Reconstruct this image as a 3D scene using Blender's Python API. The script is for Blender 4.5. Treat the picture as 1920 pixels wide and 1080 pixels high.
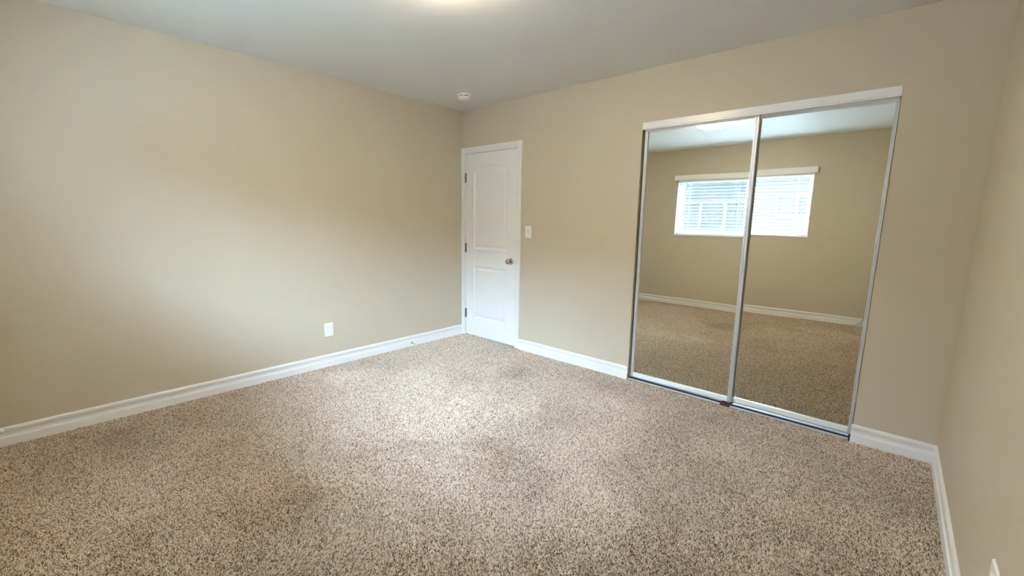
import bpy, bmesh, math, random
import numpy as np
from mathutils import Vector, Matrix
random.seed(7)
S = bpy.context.scene
for o in list(bpy.data.objects):
    bpy.data.objects.remove(o, do_unlink=True)
PI = math.pi
W, D, H = 3.9313, 3.6353, 2.44        # room width, depth, height

# ---------------------------------------------------------------- camera
cam_d = bpy.data.cameras.new('camera')
cam = bpy.data.objects.new('camera', cam_d)
S.collection.objects.link(cam)
right = Vector((0.74582077, 0.66596187, 0.01568988))
up = Vector((-0.11631225, 0.1069962, 0.98743267))
fwd = Vector((-0.65591375, 0.73827272, -0.15725951))
M = Matrix((right, up, -fwd)).transposed().to_4x4()
M.translation = Vector((3.6281, -3.229, 1.3058))
cam.matrix_world = M
cam_d.sensor_width = 36.0
cam_d.lens = 803.2349 / 1920 * 36.0
cam_d.clip_start = 0.02
S.camera = cam

# ---------------------------------------------------------------- light
SKY = 3.4
GLOW = 68.0
GLOW_DIR = (0.47, -0.80, 0.86)
SKY_COL = (0.63, 0.83, 1.10, 1)
world = bpy.data.worlds.new('sky')
S.world = world
world.use_nodes = True
wn = world.node_tree
bg = wn.nodes['Background']
bg.inputs['Color'].default_value = SKY_COL
# bright veiled sky: an even dome plus a broad glow above the neighbour's roof
wt = wn.nodes.new('ShaderNodeTexCoord')
wd = wn.nodes.new('ShaderNodeVectorMath'); wd.operation = 'DOT_PRODUCT'
wd.inputs[1].default_value = Vector(GLOW_DIR).normalized()
wm = wn.nodes.new('ShaderNodeMath'); wm.operation = 'MAXIMUM'; wm.inputs[1].default_value = 0.0
wp = wn.nodes.new('ShaderNodeMath'); wp.operation = 'POWER'; wp.inputs[1].default_value = 7.0
wa = wn.nodes.new('ShaderNodeMath'); wa.operation = 'MULTIPLY_ADD'
wa.inputs[1].default_value = GLOW; wa.inputs[2].default_value = SKY
wn.links.new(wt.outputs['Generated'], wd.inputs[0])
wn.links.new(wd.outputs['Value'], wm.inputs[0])
wn.links.new(wm.outputs[0], wp.inputs[0])
wn.links.new(wp.outputs[0], wa.inputs[0])
wn.links.new(wa.outputs[0], bg.inputs['Strength'])

def lamp(name, kind, loc, rot, energy, color, **kw):
    d = bpy.data.lights.new(name, kind)
    d.energy = energy
    d.color = color
    for k, v in kw.items():
        setattr(d, k, v)
    o = bpy.data.objects.new(name, d)
    o.location = loc
    o.rotation_euler = rot
    S.collection.objects.link(o)
    return o
# window portal: only guides the sampling of the sky light
prt = lamp('window_portal', 'AREA', (1.84, -D - 0.155, 1.555), (PI / 2, 0, PI), 1, (1, 1, 1),
           shape='RECTANGLE', size=1.78, size_y=0.86)
prt.data.cycles.is_portal = True

S.view_settings.view_transform = 'Standard'
S.view_settings.look = 'None'
S.view_settings.gamma = 1
S.view_settings.use_curve_mapping = False
S.view_settings.exposure = 2.22
LAMP = 17.5
S.cycles.max_bounces = 16
S.cycles.diffuse_bounces = 10
S.cycles.transparent_max_bounces = 16

# ---------------------------------------------------------------- materials
def mat(name, col, rough=0.6, metal=0.0, spec=0.5, coat=0.0):
    m = bpy.data.materials.new(name)
    m.use_nodes = True
    b = m.node_tree.nodes['Principled BSDF']
    b.inputs['Base Color'].default_value = (*col, 1)
    b.inputs['Roughness'].default_value = rough
    b.inputs['Metallic'].default_value = metal
    b.inputs['Specular IOR Level'].default_value = spec
    if coat:
        b.inputs['Coat Weight'].default_value = coat
    return m

def node(m, t, **kw):
    n = m.node_tree.nodes.new(t)
    for k, v in kw.items():
        if k in n.inputs.keys():
            n.inputs[k].default_value = v
        else:
            setattr(n, k, v)
    return n

def bump(m, scale, dist, strength=1.0, detail=3.0, rough_var=0.0, kind='ShaderNodeTexNoise'):
    nt = m.node_tree
    b = nt.nodes['Principled BSDF']
    tc = node(m, 'ShaderNodeTexCoord')
    n = node(m, kind)
    n.inputs['Scale'].default_value = scale
    if 'Detail' in n.inputs.keys():
        n.inputs['Detail'].default_value = detail
    nt.links.new(tc.outputs['Object'], n.inputs['Vector'])
    bp = node(m, 'ShaderNodeBump')
    bp.inputs['Strength'].default_value = strength
    bp.inputs['Distance'].default_value = dist
    nt.links.new(n.outputs[0], bp.inputs['Height'])
    nt.links.new(bp.outputs['Normal'], b.inputs['Normal'])
    return n

M_wall = mat('greige_wall_paint', (0.61, 0.545, 0.428), 0.5, spec=0.35)
bump(M_wall, 120, 0.0012, 0.25, 4)
M_ceil = mat('white_ceiling_paint', (0.77, 0.79, 0.77), 0.55, spec=0.4)
bump(M_ceil, 35, 0.003, 0.25, 4)
M_trim = mat('white_semigloss_trim', (0.84, 0.85, 0.84), 0.32)
M_door = mat('white_door_paint', (0.86, 0.875, 0.875), 0.38)
bump(M_door, 260, 0.0006, 0.15, 3)
M_plastic = mat('white_plastic', (0.86, 0.86, 0.84), 0.3)
M_slot = mat('dark_slot', (0.05, 0.045, 0.04), 0.6)
M_chrome = mat('brushed_nickel', (0.50, 0.48, 0.46), 0.22, 1.0)
M_hinge = mat('satin_nickel_hinge', (0.30, 0.27, 0.25), 0.35, 1.0)
M_alu = mat('white_enamelled_steel', (0.86, 0.89, 0.89), 0.28, 0.0, 0.6)
M_rail = mat('satin_aluminium', (0.72, 0.75, 0.78), 0.38, 0.55)
M_track = mat('mill_aluminium', (0.74, 0.78, 0.84), 0.4, 0.45)
M_dark = mat('dark_rubber', (0.02, 0.02, 0.035), 0.6)
M_brown = mat('brown_nylon', (0.07, 0.025, 0.015), 0.6)
M_mirror = mat('mirror_silver', (0.86, 0.88, 0.83), 0.0, 1.0)
M_vinyl = mat('white_vinyl', (0.85, 0.86, 0.86), 0.4)
M_slat = mat('white_blind_slat', (0.88, 0.88, 0.86), 0.45)
M_slat.node_tree.nodes['Principled BSDF'].inputs['Transmission Weight'].default_value = 0.0
M_cord = mat('white_cord', (0.8, 0.8, 0.78), 0.8)
M_cable = mat('grey_cable_jacket', (0.42, 0.40, 0.36), 0.6)
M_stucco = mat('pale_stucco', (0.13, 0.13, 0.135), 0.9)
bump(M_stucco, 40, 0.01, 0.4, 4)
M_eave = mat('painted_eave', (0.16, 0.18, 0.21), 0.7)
M_nframe = mat('neighbour_window_frame', (0.34, 0.34, 0.34), 0.6)
M_roof = mat('grey_shingle', (0.25, 0.24, 0.24), 0.9)
M_nglass = mat('dim_window_glass', (0.03, 0.045, 0.08), 0.4)
M_ngreen = mat('pale_green_window_glass', (0.03, 0.055, 0.048), 0.4)
M_ground = mat('concrete_yard', (0.30, 0.29, 0.27), 0.9)
bump(M_ground, 12, 0.01, 0.5, 5)
M_steel = mat('spring_steel', (0.75, 0.74, 0.74), 0.25, 1.0)

bump(M_mirror, 2.2, 0.0005, 1.0, 0.0)

def glass_mat():
    m = bpy.data.materials.new('thin_glass')
    m.use_nodes = True
    nt = m.node_tree
    nt.nodes.clear()
    out = nt.nodes.new('ShaderNodeOutputMaterial')
    t = nt.nodes.new('ShaderNodeBsdfTransparent')
    t.inputs[0].default_value = (0.93, 0.96, 0.95, 1)
    g = nt.nodes.new('ShaderNodeBsdfGlossy')
    g.inputs['Roughness'].default_value = 0.0
    mx = nt.nodes.new('ShaderNodeMixShader')
    mx.inputs[0].default_value = 0.05
    nt.links.new(t.outputs[0], mx.inputs[1])
    nt.links.new(g.outputs[0], mx.inputs[2])
    nt.links.new(mx.outputs[0], out.inputs[0])
    return m
M_glass = glass_mat()

def screen_mat():
    m = bpy.data.materials.new('insect_mesh')
    m.use_nodes = True
    nt = m.node_tree
    nt.nodes.clear()
    out = nt.nodes.new('ShaderNodeOutputMaterial')
    t = nt.nodes.new('ShaderNodeBsdfTransparent')
    g = nt.nodes.new('ShaderNodeBsdfDiffuse')
    g.inputs[0].default_value = (0.16, 0.18, 0.20, 1)
    mx = nt.nodes.new('ShaderNodeMixShader')
    mx.inputs[0].default_value = 0.64
    nt.links.new(t.outputs[0], mx.inputs[1])
    nt.links.new(g.outputs[0], mx.inputs[2])
    nt.links.new(mx.outputs[0], out.inputs[0])
    return m
M_screen = screen_mat()

def emit_mat(name, col, strength):
    m = bpy.data.materials.new(name)
    m.use_nodes = True
    b = m.node_tree.nodes['Principled BSDF']
    b.inputs['Base Color'].default_value = (0.9, 0.88, 0.84, 1)
    b.inputs['Roughness'].default_value = 0.4
    b.inputs['Emission Color'].default_value = (*col, 1)
    b.inputs['Emission Strength'].default_value = strength
    return m
M_lamp = emit_mat('lit_frosted_diffuser', (1.0, 0.80, 0.55), LAMP)

M_backing = mat('carpet_backing', (0.16, 0.115, 0.08), 0.95, spec=0.1)
def pile_mat():
    m = bpy.data.materials.new('flecked_yarn')
    m.use_nodes = True
    nt = m.node_tree
    b = nt.nodes['Principled BSDF']
    b.inputs['Roughness'].default_value = 0.75
    b.inputs['Specular IOR Level'].default_value = 0.25
    hi = nt.nodes.new('ShaderNodeHairInfo')
    cr = nt.nodes.new('ShaderNodeValToRGB')
    e = cr.color_ramp.elements
    e[0].position = 0.0; e[0].color = (0.17, 0.095, 0.055, 1)
    e[1].position = 1.0; e[1].color = (0.95, 0.86, 0.75, 1)
    for p, c in PILE_RAMP:
        x = e.new(p); x.color = (*c, 1)
    nt.links.new(hi.outputs['Random'], cr.inputs[0])
    nt.links.new(cr.outputs[0], b.inputs['Base Color'])
    return m
PILE_RAMP = ((0.18, (0.38, 0.255, 0.17)), (0.40, (0.70, 0.565, 0.43)), (0.70, (0.88, 0.78, 0.65)))
M_pile = pile_mat()

# ---------------------------------------------------------------- helpers
def tag(o, label=None, cat=None, group=None, kind=None):
    if label: o['label'] = label
    if cat: o['category'] = cat
    if group: o['group'] = group
    if kind: o['kind'] = kind
    return o

def thing(name, loc, label, cat=None, group=None, kind=None):
    o = bpy.data.objects.new(name, None)
    o.empty_display_size = 0.05
    o.location = loc
    S.collection.objects.link(o)
    return tag(o, label, cat, group, kind)

def obj(name, bm, m, parent=None, smooth=False, bev=0.0, seg=2):
    bmesh.ops.remove_doubles(bm, verts=bm.verts, dist=1e-6)
    bmesh.ops.recalc_face_normals(bm, faces=bm.faces)
    me = bpy.data.meshes.new(name)
    bm.to_mesh(me)
    bm.free()
    me.materials.append(m)
    if smooth:
        for p in me.polygons: p.use_smooth = True
    o = bpy.data.objects.new(name, me)
    S.collection.objects.link(o)
    if parent:
        o.parent = parent
        o.matrix_parent_inverse = Matrix.Translation(-parent.location)
    if bev:
        md = o.modifiers.new('bevel', 'BEVEL')
        md.width = bev; md.segments = seg; md.limit_method = 'ANGLE'
        md.harden_normals = False
    if smooth and not bev:
        pass
    return o

def box(bm, x0, x1, y0, y1, z0, z1):
    vs = [bm.verts.new(p) for p in ((x0, y0, z0), (x1, y0, z0), (x1, y1, z0), (x0, y1, z0),
                                     (x0, y0, z1), (x1, y0, z1), (x1, y1, z1), (x0, y1, z1))]
    for f in ((0, 3, 2, 1), (4, 5, 6, 7), (0, 1, 5, 4), (1, 2, 6, 5), (2, 3, 7, 6), (3, 0, 4, 7)):
        bm.faces.new([vs[i] for i in f])
    return bm

def bx(*a):
    return box(bmesh.new(), *a)

def prism(bm, pts, a, b, axis):
    """extrude the closed outline pts (u,v) from a to b along axis; u,v are the other two axes in order"""
    def P(u, v, t):
        return {'x': (t, u, v), 'y': (u, t, v), 'z': (u, v, t)}[axis]
    A = [bm.verts.new(P(u, v, a)) for u, v in pts]
    B = [bm.verts.new(P(u, v, b)) for u, v in pts]
    n = len(pts)
    bm.faces.new(A); bm.faces.new(B[::-1])
    for i in range(n):
        bm.faces.new((A[i], A[(i + 1) % n], B[(i + 1) % n], B[i]))
    return bm

def lathe(bm, prof, origin, axis, n=40):
    """revolve profile (r, h) about axis through origin; h along axis (may be a vector)"""
    ax = Vector(axis).normalized()
    t = Vector((0, 0, 1)) if abs(ax.z) < 0.9 else Vector((1, 0, 0))
    u = ax.cross(t).normalized(); v = ax.cross(u)
    O = Vector(origin)
    rings = []
    for r, h in prof:
        if r < 1e-6:
            rings.append([bm.verts.new(O + ax * h)])
        else:
            rings.append([bm.verts.new(O + ax * h + (u * math.cos(2 * PI * k / n) + v * math.sin(2 * PI * k / n)) * r) for k in range(n)])
    for A, B in zip(rings, rings[1:]):
        if len(A) == 1 and len(B) == 1: continue
        for k in range(n):
            k2 = (k + 1) % n
            if len(A) == 1: bm.faces.new((A[0], B[k], B[k2]))
            elif len(B) == 1: bm.faces.new((A[k], B[0], A[k2]))
            else: bm.faces.new((A[k], B[k], B[k2], A[k2]))
    return bm

def tube(bm, pts, r, n=10):
    pts = [Vector(p) for p in pts]
    rings = []
    ref = None
    for i, p in enumerate(pts):
        d = (pts[min(i + 1, len(pts) - 1)] - pts[max(i - 1, 0)]).normalized()
        if ref is None:
            t = Vector((0, 0, 1)) if abs(d.z) < 0.9 else Vector((1, 0, 0))
            ref = d.cross(t).normalized()
        ref = (ref - d * ref.dot(d)).normalized()
        v = d.cross(ref)
        rings.append([bm.verts.new(p + (ref * math.cos(2 * PI * k / n) + v * math.sin(2 * PI * k / n)) * r) for k in range(n)])
    for A, B in zip(rings, rings[1:]):
        for k in range(n):
            bm.faces.new((A[k], A[(k + 1) % n], B[(k + 1) % n], B[k]))
    bm.faces.new(rings[0][::-1]); bm.faces.new(rings[-1])
    return bm

def struct(name, bm, m, label, **kw):
    return tag(obj(name, bm, m, **kw), label, kind='structure')

def auto_smooth(o, ang=35):
    me = o.data
    me.shade_smooth() if hasattr(me, 'shade_smooth') else None
    bm = bmesh.new(); bm.from_mesh(me)
    for e in bm.edges:
        if len(e.link_faces) == 2 and e.calc_face_angle(0) > math.radians(ang):
            e.smooth = False
    bm.to_mesh(me); bm.free()
    return o

# ---------------------------------------------------------------- room shell
T = 0.12
DX0, DX1, DZ = 0.0598, 0.7984, 1.9909          # door slab
CX0, CX1, CZ = 2.0750, 3.5609, 2.0561          # closet opening
WX0, WX1, WZ0, WZ1 = 0.952, 2.730, 1.128, 1.985  # window opening
YB = 0.75                                       # back of the closet

FZ = -0.010       # carpet backing; the pile tips come up to about z = 0
struct('floor', bx(-T, W + T, -D - 0.2, YB + T, -0.15, FZ), M_backing, 'beige and brown flecked carpet covering the bedroom floor')
struct('ceiling', bx(-T, W + T, -D - 0.2, YB + T, H, H + 0.15), M_ceil, 'pale grey white painted ceiling with light texture')
struct('wall_left', bx(-T, 0, -D, YB, 0, H), M_wall, 'long plain greige wall on the left with one outlet near the floor')
struct('wall_right', bx(W, W + T, -D, YB, 0, H), M_wall, 'greige wall along the right edge beside the closet')
JX0, JX1, JZ = DX0 - 0.022, DX1 + 0.022, DZ + 0.022    # rough door opening
bm = bmesh.new()
box(bm, 0, JX0, 0, T, 0, H)
box(bm, JX0, JX1, 0, T, JZ, H)
box(bm, JX1, CX0, 0, T, 0, H)
box(bm, CX0, CX1, 0, T, CZ, H)
box(bm, CX1, W, 0, T, 0, H)
struct('wall_back', bm, M_wall, 'greige wall holding the white door and the mirrored closet')
bm = bmesh.new()
box(bm, 0, W, YB, YB + T, 0, H)
box(bm, 1.6, 1.6 + T, T, YB, 0, H)
struct('wall_closet', bm, M_wall, 'greige wall inside the closet behind the mirrored doors')
yo = -D - 0.14
bm = bmesh.new()
box(bm, -T, WX0, yo, -D, 0, H)
box(bm, WX1, W + T, yo, -D, 0, H)
box(bm, WX0, WX1, yo, -D, 0, WZ0)
box(bm, WX0, WX1, yo, -D, WZ1, H)
struct('wall_front', bm, M_wall, 'greige wall with the blind covered window, seen in the closet mirrors')

# baseboards: profile (distance from wall, height)
BB = [(0, -0.010), (0.0150, -0.010), (0.0150, 0.044), (0.0142, 0.048), (0.0100, 0.0505), (0.0082, 0.056), (0.0072, 0.066), (0.0080, 0.076),
      (0.0112, 0.083), (0.0122, 0.088), (0.0118, 0.096), (0.0095, 0.102), (0.0060, 0.106), (0.0015, 0.107), (0, 0.107)]
def base(name, axis, a, b, wall, sgn, label):
    o = struct(name, prism(bmesh.new(), [(wall + sgn * u, v) for u, v in BB], a, b, axis), M_trim, label)
    return auto_smooth(o, 30)
CAS = 0.0135
base('baseboard_left', 'y', -D, -CAS - 0.001, 0, 1, 'white moulded baseboard running along the left wall')
base('baseboard_back', 'x', 0.8652, CX0 - 0.0, 0, -1, 'white baseboard between the door casing and the closet')
base('baseboard_back', 'x', CX1 - 0.004, W, 0, -1, 'short white baseboard between the closet and the right corner')
base('baseboard_right', 'y', -D, -0.0, W, -1, 'white baseboard along the right wall')
base('baseboard_front', 'x', 0.0, W, -D, 1, 'white baseboard below the window, seen in the closet mirrors')

# carpet pile: short twisted yarn tufts, laid over in patches by feet and vacuum
def carpet_pile():
    rng = np.random.default_rng(11)
    step = 0.0042
    xs = np.arange(0.0155, W - 0.0155, step); ys = np.arange(-D + 0.012, 0.045, step)
    X, Y = [a.ravel() for a in np.meshgrid(xs, ys)]
    X = X + rng.uniform(-0.5, 0.5, X.size) * step; Y = Y + rng.uniform(-0.5, 0.5, Y.size) * step
    keep = (Y < -0.0155) | ((X > DX0 + 0.001) & (X < DX1 - 0.001)) | ((X > CX0 - 0.0) & (X < CX1 - 0.006) & (Y < -0.0075))
    X, Y = X[keep], Y[keep]
    n = X.size
    def field(cell, seed):
        r = np.random.default_rng(seed)
        gx, gy = int(W / cell) + 4, int((D + 0.2) / cell) + 4
        g = r.normal(0, 1, (gx, gy))
        u, v = X / cell + 1, (Y + D) / cell + 1
        i, j = u.astype(int), v.astype(int); fu, fv = u - i, v - j
        fu = fu * fu * (3 - 2 * fu); fv = fv * fv * (3 - 2 * fv)
        return (g[i, j] * (1 - fu) + g[i + 1, j] * fu) * (1 - fv) + (g[i, j + 1] * (1 - fu) + g[i + 1, j + 1] * fu) * fv
    lx_ = 0.75 * field(0.34, 1) + 0.45 * field(0.13, 2)
    ly_ = 0.75 * field(0.34, 3) + 0.45 * field(0.13, 4)
    lean = 0.0027
    tx = lean * lx_ + rng.normal(0, 0.0026, n); ty = lean * ly_ + rng.normal(0, 0.0026, n)
    h = 0.0105 * rng.uniform(0.75, 1.12, n)
    P = np.zeros((n, 4, 3), np.float32)
    kx, ky = rng.normal(0, 0.0010, n), rng.normal(0, 0.0010, n)
    for k, t in enumerate((0.0, 0.4, 0.75, 1.0)):
        P[:, k, 0] = X + tx * t ** 1.5 + kx * (k == 2)
        P[:, k, 1] = Y + ty * t ** 1.5 + ky * (k == 2)
        P[:, k, 2] = FZ + h * t
    P[:, :, 0] = np.clip(P[:, :, 0], 0.0158, W - 0.0158)
    cv = bpy.data.hair_curves.new('carpet_pile')
    cv.add_curves([4] * n)
    cv.attributes['position'].data.foreach_set('vector', P.ravel())
    ra = cv.attributes.get('radius') or cv.attributes.new('radius', 'FLOAT', 'POINT')
    rad = np.tile(np.array([0.0015, 0.0018, 0.0017, 0.0008], np.float32), n) * np.repeat(rng.uniform(0.75, 1.2, n).astype(np.float32), 4)
    ra.data.foreach_set('value', rad)
    cv.materials.append(M_pile)
    o = bpy.data.objects.new('carpet_pile', cv)
    S.collection.objects.link(o)
    tag(o, 'flecked beige and brown cut pile of the carpet covering the whole floor', 'carpet', kind='stuff')
carpet_pile()

# ---------------------------------------------------------------- hinged door
door = thing('door_1', ((DX0 + DX1) / 2, 0, 0), 'white two panel door with an arched upper panel in the far left corner', None, None, 'structure')
def arch_panel(x0, x1, z0, z1, rise, n=16):
    pts = [(x0, z0), (x1, z0), (x1, z1)]
    if rise > 0:
        w = (x1 - x0) / 2; R = (w * w + rise * rise) / (2 * rise)
        a0 = math.asin(w / R)
        for k in range(1, n):
            a = a0 - 2 * a0 * k / n
            pts.append(((x0 + x1) / 2 + R * math.sin(a), z1 - (R - rise) - 0 + R * math.cos(a) - 0))
    pts.append((x0, z1))
    return pts
def inset(pts, d):
    n = len(pts); out = []
    for i in range(n):
        p0, p1, p2 = Vector(pts[i - 1]), Vector(pts[i]), Vector(pts[(i + 1) % n])
        e1 = (p1 - p0).normalized(); e2 = (p2 - p1).normalized()
        n1 = Vector((-e1.y, e1.x)); n2 = Vector((-e2.y, e2.x))
        b = (n1 + n2).normalized()
        k = d / max(0.3, b.dot(n1))
        out.append(tuple(p1 + b * k))
    return out
YF = 0.004      # face of the slab, just behind the wall face
def slab_mesh():
    bm = bmesh.new()
    x0, x1, z0, z1 = DX0, DX1, 0.012, DZ
    lo = arch_panel(0.186, 0.674, 0.212, 0.800, 0)
    hi = arch_panel(0.186, 0.674, 0.985, 1.805, 0.062)
    def loop(pts, y):
        return [bm.verts.new((p[0], y, p[1])) for p in pts]
    zc = 0.892
    # front face as strips around each panel outline
    def surround(pts, zb, zt):
        V = loop(pts, YF)
        nb = len(V)
        c = [bm.verts.new(q) for q in ((x0, YF, zb), (x1, YF, zb), (x1, YF, zt), (x0, YF, zt))]
        bm.faces.new((c[0], c[1], V[1], V[0]))
        bm.faces.new((c[1], c[2], V[2], V[1]))
        top = V[2:]
        # top strip: fan between c2..c3 edge and arch
        m = len(top)
        tv = [c[2]]
        for k in range(1, m - 1):
            tv.append(bm.verts.new((top[k].co.x, YF, zt)))
        tv.append(c[3])
        for k in range(m - 1):
            bm.faces.new((top[k], tv[k], tv[k + 1], top[k + 1]))
        bm.faces.new((c[3], c[0], V[0], V[-1]))
        # sticking: slope in, flat recess, raised field
        prev = V
        for d, y in ((0.006, YF + 0.004), (0.018, YF + 0.009), (0.030, YF + 0.0085), (0.048, YF + 0.003), (0.052, YF + 0.0025)):
            cur = loop(inset(pts, d), y)
            for k in range(nb):
                bm.faces.new((prev[k], prev[(k + 1) % nb], cur[(k + 1) % nb], cur[k]))
            prev = cur
        bm.faces.new(prev)
    surround(lo, z0, zc)
    surround(hi, zc, z1)
    # sides and back
    yb = YF + 0.035
    a = [(x0, z0), (x1, z0), (x1, z1), (x0, z1)]
    F = [bm.verts.new((p[0], YF, p[1])) for p in a]; B = [bm.verts.new((p[0], yb, p[1])) for p in a]
    for k in range(4):
        bm.faces.new((F[k], F[(k + 1) % 4], B[(k + 1) % 4], B[k]))
    bm.faces.new(B)
    return bm
sl = obj('door_leaf', slab_mesh(), M_door, door)
# jamb and stop lining the opening
bm = bmesh.new()
g = 0.0045
box(bm, JX0, DX0 - g, 0, T, 0, JZ)
box(bm, DX1 + g, JX1, 0, T, 0, JZ)
box(bm, DX0 - g, DX1 + g, 0, T, DZ + g, JZ)
box(bm, DX0 - g, DX0 + 0.012, 0.041, 0.075, 0, DZ + g)
box(bm, DX1 - 0.012, DX1 + g, 0.041, 0.075, 0, DZ + g)
box(bm, DX0 + 0.012, DX1 - 0.012, 0.041, 0.075, DZ - 0.012, DZ + g)
obj('door_jamb', bm, M_trim, door)
# casing: flat moulding with a stepped inner edge
def casing_profile(a, b):   # a = inner edge, b = outer edge, along x
    s = 1 if b > a else -1
    w = abs(b - a)
    return [(a, 0), (a, -0.008), (a + s * 0.006, -0.010), (a + s * (w * 0.35), -0.0105), (a + s * (w * 0.45), -0.0135), (b - s * 0.004, -CAS), (b, -0.010), (b, 0)]
cz = 2.0574
bm = bmesh.new()
prism(bm, casing_profile(DX1 + 0.008, 0.8652), 0, cz, 'z')
prism(bm, casing_profile(DX0 - 0.008, 0.0005), 0, cz, 'z')
prism(bm, [(y, z) for z, y in casing_profile(DZ + 0.008, cz)], DX0 - 0.008, DX1 + 0.008, 'x')
obj('door_casing', bm, M_trim, door)
for zz in (1.746, 0.992, 0.252):
    bm = bmesh.new()
    tube(bm, [(DX0 - 0.002, -0.004, zz - 0.049), (DX0 - 0.002, -0.004, zz + 0.049)], 0.0066, 12)
    for q in (-0.052, 0.052):
        tube(bm, [(DX0 - 0.002, -0.004, zz + q - 0.003), (DX0 - 0.002, -0.004, zz + q + 0.003)], 0.0045, 10)
    box(bm, DX0 - 0.020, DX0 - 0.002, -0.0012, 0.001, zz - 0.048, zz + 0.048)
    box(bm, DX0 - 0.002, DX0 + 0.014, 0.0015, 0.0045, zz - 0.048, zz + 0.048)
    obj('hinge', bm, M_hinge, door)
KX, KZ = 0.735, 0.888
bm = bmesh.new()
lathe(bm, [(0, 0.0), (0.0325, 0.0), (0.0325, -0.004), (0.029, -0.009), (0.018, -0.011), (0.0125, -0.014), (0.0115, -0.026), (0.013, -0.031),
           (0.021, -0.036), (0.0265, -0.043), (0.0275, -0.051), (0.025, -0.059), (0.018, -0.065), (0.008, -0.0675), (0, -0.068)],
      (KX, YF, KZ), (0, 1, 0), 40)
kn = obj('door_knob', bm, M_chrome, door, smooth=True)
auto_smooth(kn, 50)
kl = obj('lock_button', lathe(bmesh.new(), [(0, -0.066), (0.0045, -0.066), (0.0045, -0.071), (0, -0.0725)], (KX, YF, KZ), (0, 1, 0), 16), M_chrome, kn)
kl.parent = kn; kl.matrix_parent_inverse = Matrix.Translation(-door.location)
obj('latch_plate', bx(DX1 - 0.001, DX1 + 0.006, -0.001, 0.02, KZ - 0.03, KZ + 0.03), M_steel, door)

# ---------------------------------------------------------------- mirrored sliding closet doors
def slider(x0, x1, z0, z1, yf, ym, stL, stR, rb, rt, tilt, label):
    t = thing('sliding_mirror_door', ((x0 + x1) / 2, yf, z0), label, 'closet door', None)
    cx = (x0 + x1) / 2
    dpt = 0.026
    def stile(a, b, lbl):
        w = b - a
        # extruded section: two fluted ridges
        p = [(a, yf + dpt), (a, yf + 0.002), (a + 0.002, yf), (a + w * 0.40, yf), (a + w * 0.46, yf + 0.003), (a + w * 0.54, yf + 0.003), (a + w * 0.60, yf),
             (b - 0.002, yf), (b, yf + 0.002), (b, yf + dpt)]
        return obj('stile', prism(bmesh.new(), p, z0, z1, 'z'), M_rail, t)
    stile(x0, x0 + stL, 0); stile(x1 - stR, x1, 0)
    def rail(a, b):
        p = [(yf + dpt - 0.002, a), (yf + 0.004, a), (yf + 0.0015, a + 0.003), (yf + 0.0015, b - 0.004), (yf + 0.006, b), (yf + dpt - 0.002, b)]
        return obj('rail', prism(bmesh.new(), p, x0 + stL, x1 - stR, 'x'), M_alu, t)
    rail(z0, z0 + rb); rail(z1 - rt, z1)
    a, b, c, d = x0 + stL - 0.003, x1 - stR + 0.003, z0 + rb - 0.003, z1 - rt + 0.003
    m = obj('mirror_panel', bx(a, b, ym, ym + 0.004, c, d), M_mirror, t)
    # hang slightly out of plumb
    zc = (c + d) / 2
    for v in m.data.vertices:
        v.co.y += -tilt * (v.co.z - zc)
    return t
slider(2.088, 2.872, 0.024, 2.035, 0.022, 0.0335, 0.024, 0.027, 0.036, 0.045, -0.0016,
       'front left mirrored sliding closet door reflecting the ceiling light')
slider(2.826, 3.5575, 0.020, 2.028, 0.054, 0.0655, 0.026, 0.019, 0.036, 0.043, 0.0024,
       'rear right mirrored sliding closet door reflecting the bright half of the window')
# header track with fascia
t = thing('closet_top_track', ((CX0 + CX1) / 2, 0, 2.0), 'white metal header track across the top of the mirrored closet', 'closet track')
xa, xb = CX0 + 0.0015, CX1 - 0.0015
p = [(0.098, CZ - 0.001), (-0.0015, CZ - 0.001), (-0.0015, 2.014), (-0.006, 2.010), (-0.006, 2.002), (-0.003, 2.0), (0.0005, 2.0), (0.0005, 2.010), (0.003, 2.014), (0.003, CZ - 0.004), (0.098, CZ - 0.004)]
obj('fascia', prism(bmesh.new(), p, xa, xb, 'x'), M_alu, t)
bm = bmesh.new()
box(bm, xa, xb, 0.0495, 0.0525, 2.036, CZ - 0.004)
box(bm, xa, xb, 0.094, 0.098, 2.015, CZ - 0.004)
obj('channel_rib', bm, M_track, t)
# floor track
t = thing('closet_floor_track', ((CX0 + CX1) / 2, 0.04, 0), 'aluminium floor track with dark grooves under the mirrored closet doors', 'closet track')
ya = -0.006
p = [(ya, 0.0), (ya, 0.011), (ya + 0.003, 0.013), (ya + 0.006, 0.011), (ya + 0.008, 0.005), (0.018, 0.005), (0.022, 0.009), (0.026, 0.009), (0.028, 0.004),
     (0.040, 0.004), (0.042, 0.010), (0.048, 0.010), (0.050, 0.004), (0.070, 0.004), (0.072, 0.010), (0.082, 0.010), (0.084, 0.0)]
obj('track_extrusion', prism(bmesh.new(), p, CX0 + 0.008, 2.805, 'x'), M_track, t)
obj('track_extrusion', prism(bmesh.new(), p, 2.875, CX1 - 0.014, 'x'), M_track, t)
bm = bmesh.new()
box(bm, CX0 + 0.004, CX1 - 0.016, 0.016, 0.030, 0.0045, 0.0135)
obj('groove_liner', bm, M_dark, t)
bm = bmesh.new()
box(bm, 2.806, 2.874, -0.004, 0.050, 0.0, 0.012)
box(bm, 2.822, 2.862, 0.002, 0.012, 0.012, 0.021)
obj('door_guide', bm, M_brown, t, bev=0.002)
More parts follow.
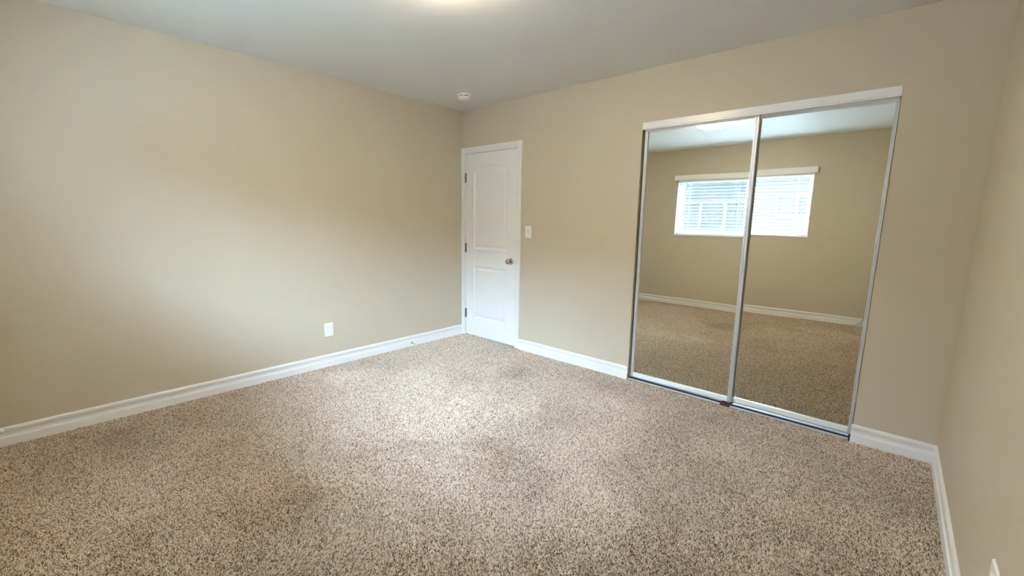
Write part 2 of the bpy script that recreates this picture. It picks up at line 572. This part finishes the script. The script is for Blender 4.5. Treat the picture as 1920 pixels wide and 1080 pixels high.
# dark bumpers at the closet jambs
t = thing('bumper', (3.553, 0.02, 0.012), 'small black rubber bumper at the right end of the closet floor track', 'bumper')
obj('pad', lathe(bmesh.new(), [(0, 0), (0.007, 0), (0.007, 0.012), (0.004, 0.014), (0, 0.014)], (3.552, 0.012, 0.012), (0, 0, 1), 16), M_dark, t)

# ---------------------------------------------------------------- window
win = thing('window_1', (1.84, -D - 0.1, WZ0), 'white framed sliding window seen in the closet mirrors behind the open blind', None, None, 'structure')
yw0, yw1 = yo + 0.005, yo + 0.055
def frame(bm, x0, x1, z0, z1, y0, y1, w):
    box(bm, x0, x0 + w, y0, y1, z0, z1); box(bm, x1 - w, x1, y0, y1, z0, z1)
    box(bm, x0 + w, x1 - w, y0, y1, z0, z0 + w); box(bm, x0 + w, x1 - w, y0, y1, z1 - w, z1)
    return bm
obj('window_frame', frame(bmesh.new(), WX0, WX1, WZ0, WZ1, yw0, yw1, 0.030), M_vinyl, win)
xm = 1.93
s1 = obj('sash', frame(bmesh.new(), WX0 + 0.03, xm + 0.02, WZ0 + 0.03, WZ1 - 0.03, yw0 + 0.026, yw0 + 0.044, 0.034), M_vinyl, win)
s2 = obj('sash', frame(bmesh.new(), xm - 0.02, WX1 - 0.03, WZ0 + 0.03, WZ1 - 0.03, yw0 + 0.006, yw0 + 0.024, 0.030), M_vinyl, win)
gp = obj('glass_pane', bx(WX0 + 0.06, xm - 0.01, yw0 + 0.034, yw0 + 0.037, WZ0 + 0.06, WZ1 - 0.06), M_glass, win)
gp = obj('glass_pane', bx(xm + 0.008, WX1 - 0.058, yw0 + 0.013, yw0 + 0.016, WZ0 + 0.058, WZ1 - 0.058), M_glass, win)
bm = bmesh.new()
q = [bm.verts.new(p) for p in ((WX0 + 0.03, yw0 - 0.004, WZ0 + 0.03), (xm, yw0 - 0.004, WZ0 + 0.03), (xm, yw0 - 0.004, WZ1 - 0.03), (WX0 + 0.03, yw0 - 0.004, WZ1 - 0.03))]
bm.faces.new(q)
obj('insect_screen', bm, M_screen, win)
# white reveal lining and sill
bm = bmesh.new()
box(bm, WX0, WX0 + 0.004, yw1, -D, WZ0, WZ1)
box(bm, WX1 - 0.004, WX1, yw1, -D, WZ0, WZ1)
box(bm, WX0, WX1, yw1, -D, WZ1 - 0.004, WZ1)
obj('reveal_lining', bm, M_trim, win)
obj('window_sill', bx(WX0 - 0.008, WX1 + 0.008, yw1, -D + 0.010, WZ0 - 0.012, WZ0 + 0.004), M_trim, win, bev=0.002)

# blind
bl = thing('window_blind', (1.84, -D + 0.01, WZ1), 'white horizontal slat blind hanging open over the window', 'blind')
vx0, vx1 = 0.917, 2.766
p = [(-D + 0.058, 1.9660), (-D + 0.060, 1.972), (-D + 0.060, 2.034), (-D + 0.056, 2.0414), (-D + 0.049, 2.0414), (-D + 0.049, 1.9660)]
bm = prism(bmesh.new(), p, vx0, vx1, 'x')
box(bm, vx0, vx0 + 0.008, -D + 0.001, -D + 0.050, 1.966, 2.0414)
box(bm, vx1 - 0.008, vx1, -D + 0.001, -D + 0.050, 1.966, 2.0414)
obj('valance', bm, M_slat, bl)
obj('headrail', bx(WX0 + 0.012, WX1 - 0.012, -D - 0.052, -D + 0.004, WZ1 - 0.048, WZ1 - 0.006), M_slat, bl)
bm = bmesh.new()
NS = 16
z_top, z_bot = WZ1 - 0.085, WZ0 + 0.052
sy = -D - 0.036
for k in range(NS):
    z = z_top + (z_bot - z_top) * k / (NS - 1)
    # curved slat, opened nearly level
    a = math.radians(-9)
    pts = []
    for j in range(7):
        u = -0.025 + 0.05 * j / 6
        c = 0.0022 * (1 - (u / 0.025) ** 2)
        pts.append((u, c))
    full = pts + [(u, c - 0.0022) for u, c in reversed(pts)]
    full = [(sy + u * math.cos(a) - c * math.sin(a), z + u * math.sin(a) + c * math.cos(a)) for u, c in full]
    prism(bm, full, WX0 + 0.016, WX1 - 0.016, 'x')
obj('slats', bm, M_slat, bl)
obj('bottom_rail', bx(WX0 + 0.016, WX1 - 0.016, sy - 0.025, sy + 0.025, WZ0 + 0.006, WZ0 + 0.022), M_slat, bl, bev=0.003)
for xx in (1.13, 1.84, 2.55):
    bm = bmesh.new()
    for yy in (sy - 0.027, sy + 0.027):
        tube(bm, [(xx, yy, WZ0 + 0.02), (xx, yy, WZ1 - 0.05)], 0.0012, 6)
    obj('ladder_cord', bm, M_cord, bl)
obj('tilt_wand', tube(bmesh.new(), [(1.10, -D + 0.012, 1.955), (1.098, -D + 0.014, 1.36)], 0.0035, 8), M_cord, bl)

# ---------------------------------------------------------------- ceiling light
lx, ly = 1.965, -1.88
cl = thing('ceiling_light', (lx, ly, H), 'round flush ceiling lamp glowing warm white, seen in the left closet mirror', 'ceiling light')
bm = lathe(bmesh.new(), [(0, 0), (0.170, 0), (0.172, -0.006), (0.172, -0.016), (0.168, -0.018), (0, -0.018)], (lx, ly, H), (0, 0, 1), 64)
auto_smooth(obj('base_ring', bm, M_plastic, cl))
bm = lathe(bmesh.new(), [(0, -0.0185), (0.164, -0.0185), (0.166, -0.024), (0.165, -0.058), (0.160, -0.067), (0.148, -0.073), (0.09, -0.077), (0, -0.078)], (lx, ly, H), (0, 0, 1), 64)
auto_smooth(obj('diffuser', bm, M_lamp, cl), 40)

# ---------------------------------------------------------------- smoke detector
sx, syy = 0.490, -0.405
sd = thing('smoke_detector', (sx, syy, H), 'small round white smoke detector on the ceiling near the corner', 'smoke detector')
bm = lathe(bmesh.new(), [(0, 0), (0.066, 0), (0.067, -0.008), (0.062, -0.011), (0, -0.011)], (sx, syy, H), (0, 0, 1), 48)
auto_smooth(obj('mounting_plate', bm, M_plastic, sd))
bm = lathe(bmesh.new(), [(0, -0.011), (0.050, -0.011), (0.050, -0.020), (0, -0.020)], (sx, syy, H), (0, 0, 1), 48)
auto_smooth(obj('sensor_vent', bm, M_slot, sd))
bm = lathe(bmesh.new(), [(0, -0.0195), (0.056, -0.0195), (0.059, -0.023), (0.057, -0.034), (0.048, -0.041), (0.02, -0.044), (0, -0.044)], (sx, syy, H), (0, 0, 1), 48)
for k in range(8):
    a = 2 * PI * k / 8
    c, s = math.cos(a), math.sin(a)
    tube(bm, [(sx + 0.054 * c, syy + 0.054 * s, H - 0.0105), (sx + 0.054 * c, syy + 0.054 * s, H - 0.022)], 0.004, 8)
auto_smooth(obj('cover', bm, M_plastic, sd), 40)
obj('test_button', lathe(bmesh.new(), [(0, -0.043), (0.010, -0.043), (0.009, -0.046), (0, -0.0465)], (sx + 0.02, syy, H), (0, 0, 1), 20), M_plastic, sd)

# ---------------------------------------------------------------- switch, outlets
def plate_bm(w, h, d):
    """rounded, pillowed cover plate facing -Y, centred on origin, back at y=0"""
    bm = bmesh.new()
    def rr(w, h, r, y, n=5):
        out = []
        for cx, cz, a0 in ((w / 2 - r, h / 2 - r, 0), (-w / 2 + r, h / 2 - r, PI / 2), (-w / 2 + r, -h / 2 + r, PI), (w / 2 - r, -h / 2 + r, 1.5 * PI)):
            for k in range(n + 1):
                a = a0 + PI / 2 * k / n
                out.append(bm.verts.new((cx + r * math.cos(a), y, cz + r * math.sin(a))))
        return out
    loops = [rr(w, h, 0.004, 0), rr(w, h, 0.004, -d * 0.45), rr(w - 0.003, h - 0.003, 0.004, -d * 0.85), rr(w - 0.008, h - 0.008, 0.003, -d)]
    for A, B in zip(loops, loops[1:]):
        n = len(A)
        for k in range(n):
            bm.faces.new((A[k], A[(k + 1) % n], B[(k + 1) % n], B[k]))
    bm.faces.new(loops[-1]); bm.faces.new(loops[0][::-1])
    return bm
def place(bm, Mx):
    bm.transform(Mx); return bm
def outlet(x, y, z, rotz, label, plug=False):
    Mx = Matrix.Translation((x, y, z)) @ Matrix.Rotation(rotz, 4, 'Z')
    t = thing('wall_outlet', (x, y, z), label, 'outlet')
    auto_smooth(obj('cover_plate', place(plate_bm(0.078, 0.122, 0.006), Mx), M_plastic, t), 40)
    for s in (0.0195, -0.0195):
        bm = bmesh.new()
        pts = []
        for k in range(24):
            a = 2 * PI * k / 24
            pts.append((0.0172 * math.cos(a), s + max(-0.0138, min(0.0138, 0.0172 * math.sin(a)))))
        prism(bm, pts, -0.0060, -0.0080, 'y')
        rc = obj('receptacle', place(bm, Mx), M_plastic, t)
        bm = bmesh.new()
        box(bm, -0.0077, -0.0055, -0.0083, -0.0079, s - 0.001, s + 0.0075)
        box(bm, 0.0055, 0.0077, -0.0083, -0.0079, s - 0.001, s + 0.0065)
        prism(bm, [(0.0026 * math.cos(2 * PI * k / 12), s - 0.0075 + 0.0026 * math.sin(2 * PI * k / 12)) for k in range(12)], -0.0079, -0.0083, 'y')
        sl_ = obj('slot', place(bm, Mx), M_slot, t)
        sl_.parent = rc; sl_.matrix_parent_inverse = Matrix.Translation(-t.location)
    obj('screw', place(lathe(bmesh.new(), [(0, 0), (0.003, 0), (0.0025, -0.0012), (0, -0.0014)], (0, -0.006, 0), (0, 1, 0), 12), Mx), M_plastic, t)
    return t
outlet(0.0, -1.561, 0.324, PI / 2, 'white duplex outlet low on the left wall')
outlet(W, -1.604, 0.352, -PI / 2, 'white outlet plate on the right wall, cut off by the lower right picture corner')

swx, swz = 0.960, 1.1915
t = thing('light_switch', (swx, 0, swz), 'white single toggle light switch beside the white door', 'light switch')
Mx = Matrix.Translation((swx, 0, swz))
auto_smooth(obj('cover_plate', place(plate_bm(0.074, 0.116, 0.006), Mx), M_plastic, t), 40)
bm = bmesh.new()
box(bm, -0.0052, 0.0052, -0.0068, -0.0058, -0.012, 0.012)
obj('toggle_slot', place(bm, Mx), mat('grey_slot', (0.35, 0.34, 0.32), 0.6), t)
bm = bmesh.new()
prism(bm, [(-0.0060, -0.005), (-0.0165, -0.0105), (-0.0175, -0.0065), (-0.0060, 0.005)], -0.0036, 0.0036, 'x')
obj('toggle', place(bm, Mx), M_plastic, t)
for s in (0.030, -0.030):
    obj('screw', place(lathe(bmesh.new(), [(0, 0), (0.003, 0), (0.0025, -0.0012), (0, -0.0014)], (0, -0.006, s), (0, 1, 0), 12), Mx), M_plastic, t)

# ---------------------------------------------------------------- spring door stop on the baseboard
dy, dz = -0.708, 0.034
t = thing('door_stop', (0.0135, dy, dz), 'small spring door stop screwed to the left baseboard near the door', 'door stop')
obj('mount', lathe(bmesh.new(), [(0, 0), (0.010, 0), (0.010, 0.003), (0.0065, 0.009), (0, 0.009)], (0.0135, dy, dz), (1, 0, 0), 20), M_hinge, t)
pts = []
for k in range(16 * 12 + 1):
    a = 2 * PI * k / 12; x = 0.021 + 0.050 * k / (16 * 12)
    pts.append((x, dy + 0.0042 * math.cos(a), dz - 0.004 * (x - 0.02) / 0.05 + 0.0042 * math.sin(a)))
obj('spring', tube(bmesh.new(), pts, 0.0011, 6), M_steel, t, smooth=True)
obj('rubber_tip', lathe(bmesh.new(), [(0, 0), (0.0062, 0), (0.0075, 0.004), (0.007, 0.011), (0.004, 0.013), (0, 0.013)], (0.070, dy, dz - 0.004), (1, 0, 0), 16), M_plastic, t, smooth=True)

# ---------------------------------------------------------------- cable pieces
bm = tube(bmesh.new(), [(W - 0.10, -D + 0.006, 0.50), (W - 0.16, -D + 0.012, 0.40), (W - 0.30, -D + 0.022, 0.27), (W - 0.42, -D + 0.026, 0.19), (W - 0.49, -D + 0.024, 0.12), (W - 0.54, -D + 0.030, 0.03), (W - 0.60, -D + 0.06, 0.006), (W - 0.70, -D + 0.075, 0.005)], 0.0042, 8)
tag(obj('cable', bm, M_cable, smooth=True), 'thin grey cable drooping over the baseboard, at the right of the mirror reflection', 'cable')
bm = bmesh.new()
lathe(bm, [(0, 0), (0.012, 0), (0.013, 0.006), (0.009, 0.014), (0.004, 0.017), (0, 0.018)], (0.0085, -3.450, 0.092), (1, 0, 0), 20)
cc = tag(obj('cable_clip', bm, M_plastic, smooth=True), 'small off white fitting on the left baseboard at the left picture edge', 'clip')

# ---------------------------------------------------------------- outside
nb = thing('neighbouring_house', (1.5, -7.9, 0), 'pale stucco house with white framed windows, seen through the blind in the mirrors', 'house')
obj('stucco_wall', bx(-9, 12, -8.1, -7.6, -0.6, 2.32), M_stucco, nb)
p = [(-7.15, 2.30), (-7.15, 2.42), (-10.2, 3.35), (-10.2, 3.2), (-7.6, 2.38), (-7.6, 2.30)]
obj('roof', prism(bmesh.new(), p, -9.4, 12.4, 'x'), M_roof, nb)
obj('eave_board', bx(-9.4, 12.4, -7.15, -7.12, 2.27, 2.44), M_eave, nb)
def nwin(xs, z0, z1, m, fr=0.05):
    f = bmesh.new()
    box(f, xs[0], xs[-1], -7.60, -7.55, z1 - fr, z1)
    box(f, xs[0], xs[-1], -7.60, -7.55, z0, z0 + fr)
    for x in xs:
        box(f, x - 0.03, x + 0.03, -7.60, -7.545, z0, z1)
    fo = obj('window', f, M_nframe, nb)
    for a, b in zip(xs, xs[1:]):
        po = obj('pane', bx(a + 0.03, b - 0.03, -7.599, -7.58, z0 + fr, z1 - fr), m, nb)
        po.parent = fo; po.matrix_parent_inverse = Matrix.Translation(-nb.location)
nwin([-0.75, 0.02, 0.58, 1.05], 0.75, 1.83, M_nglass)
nwin([1.60, 1.98, 2.18], 1.42, 1.92, M_ngreen)
tag(obj('yard', bx(-12, 14, -16, yo - 0.001, -0.75, -0.6), M_ground), 'pale concrete yard between the two houses', 'yard', kind='structure')
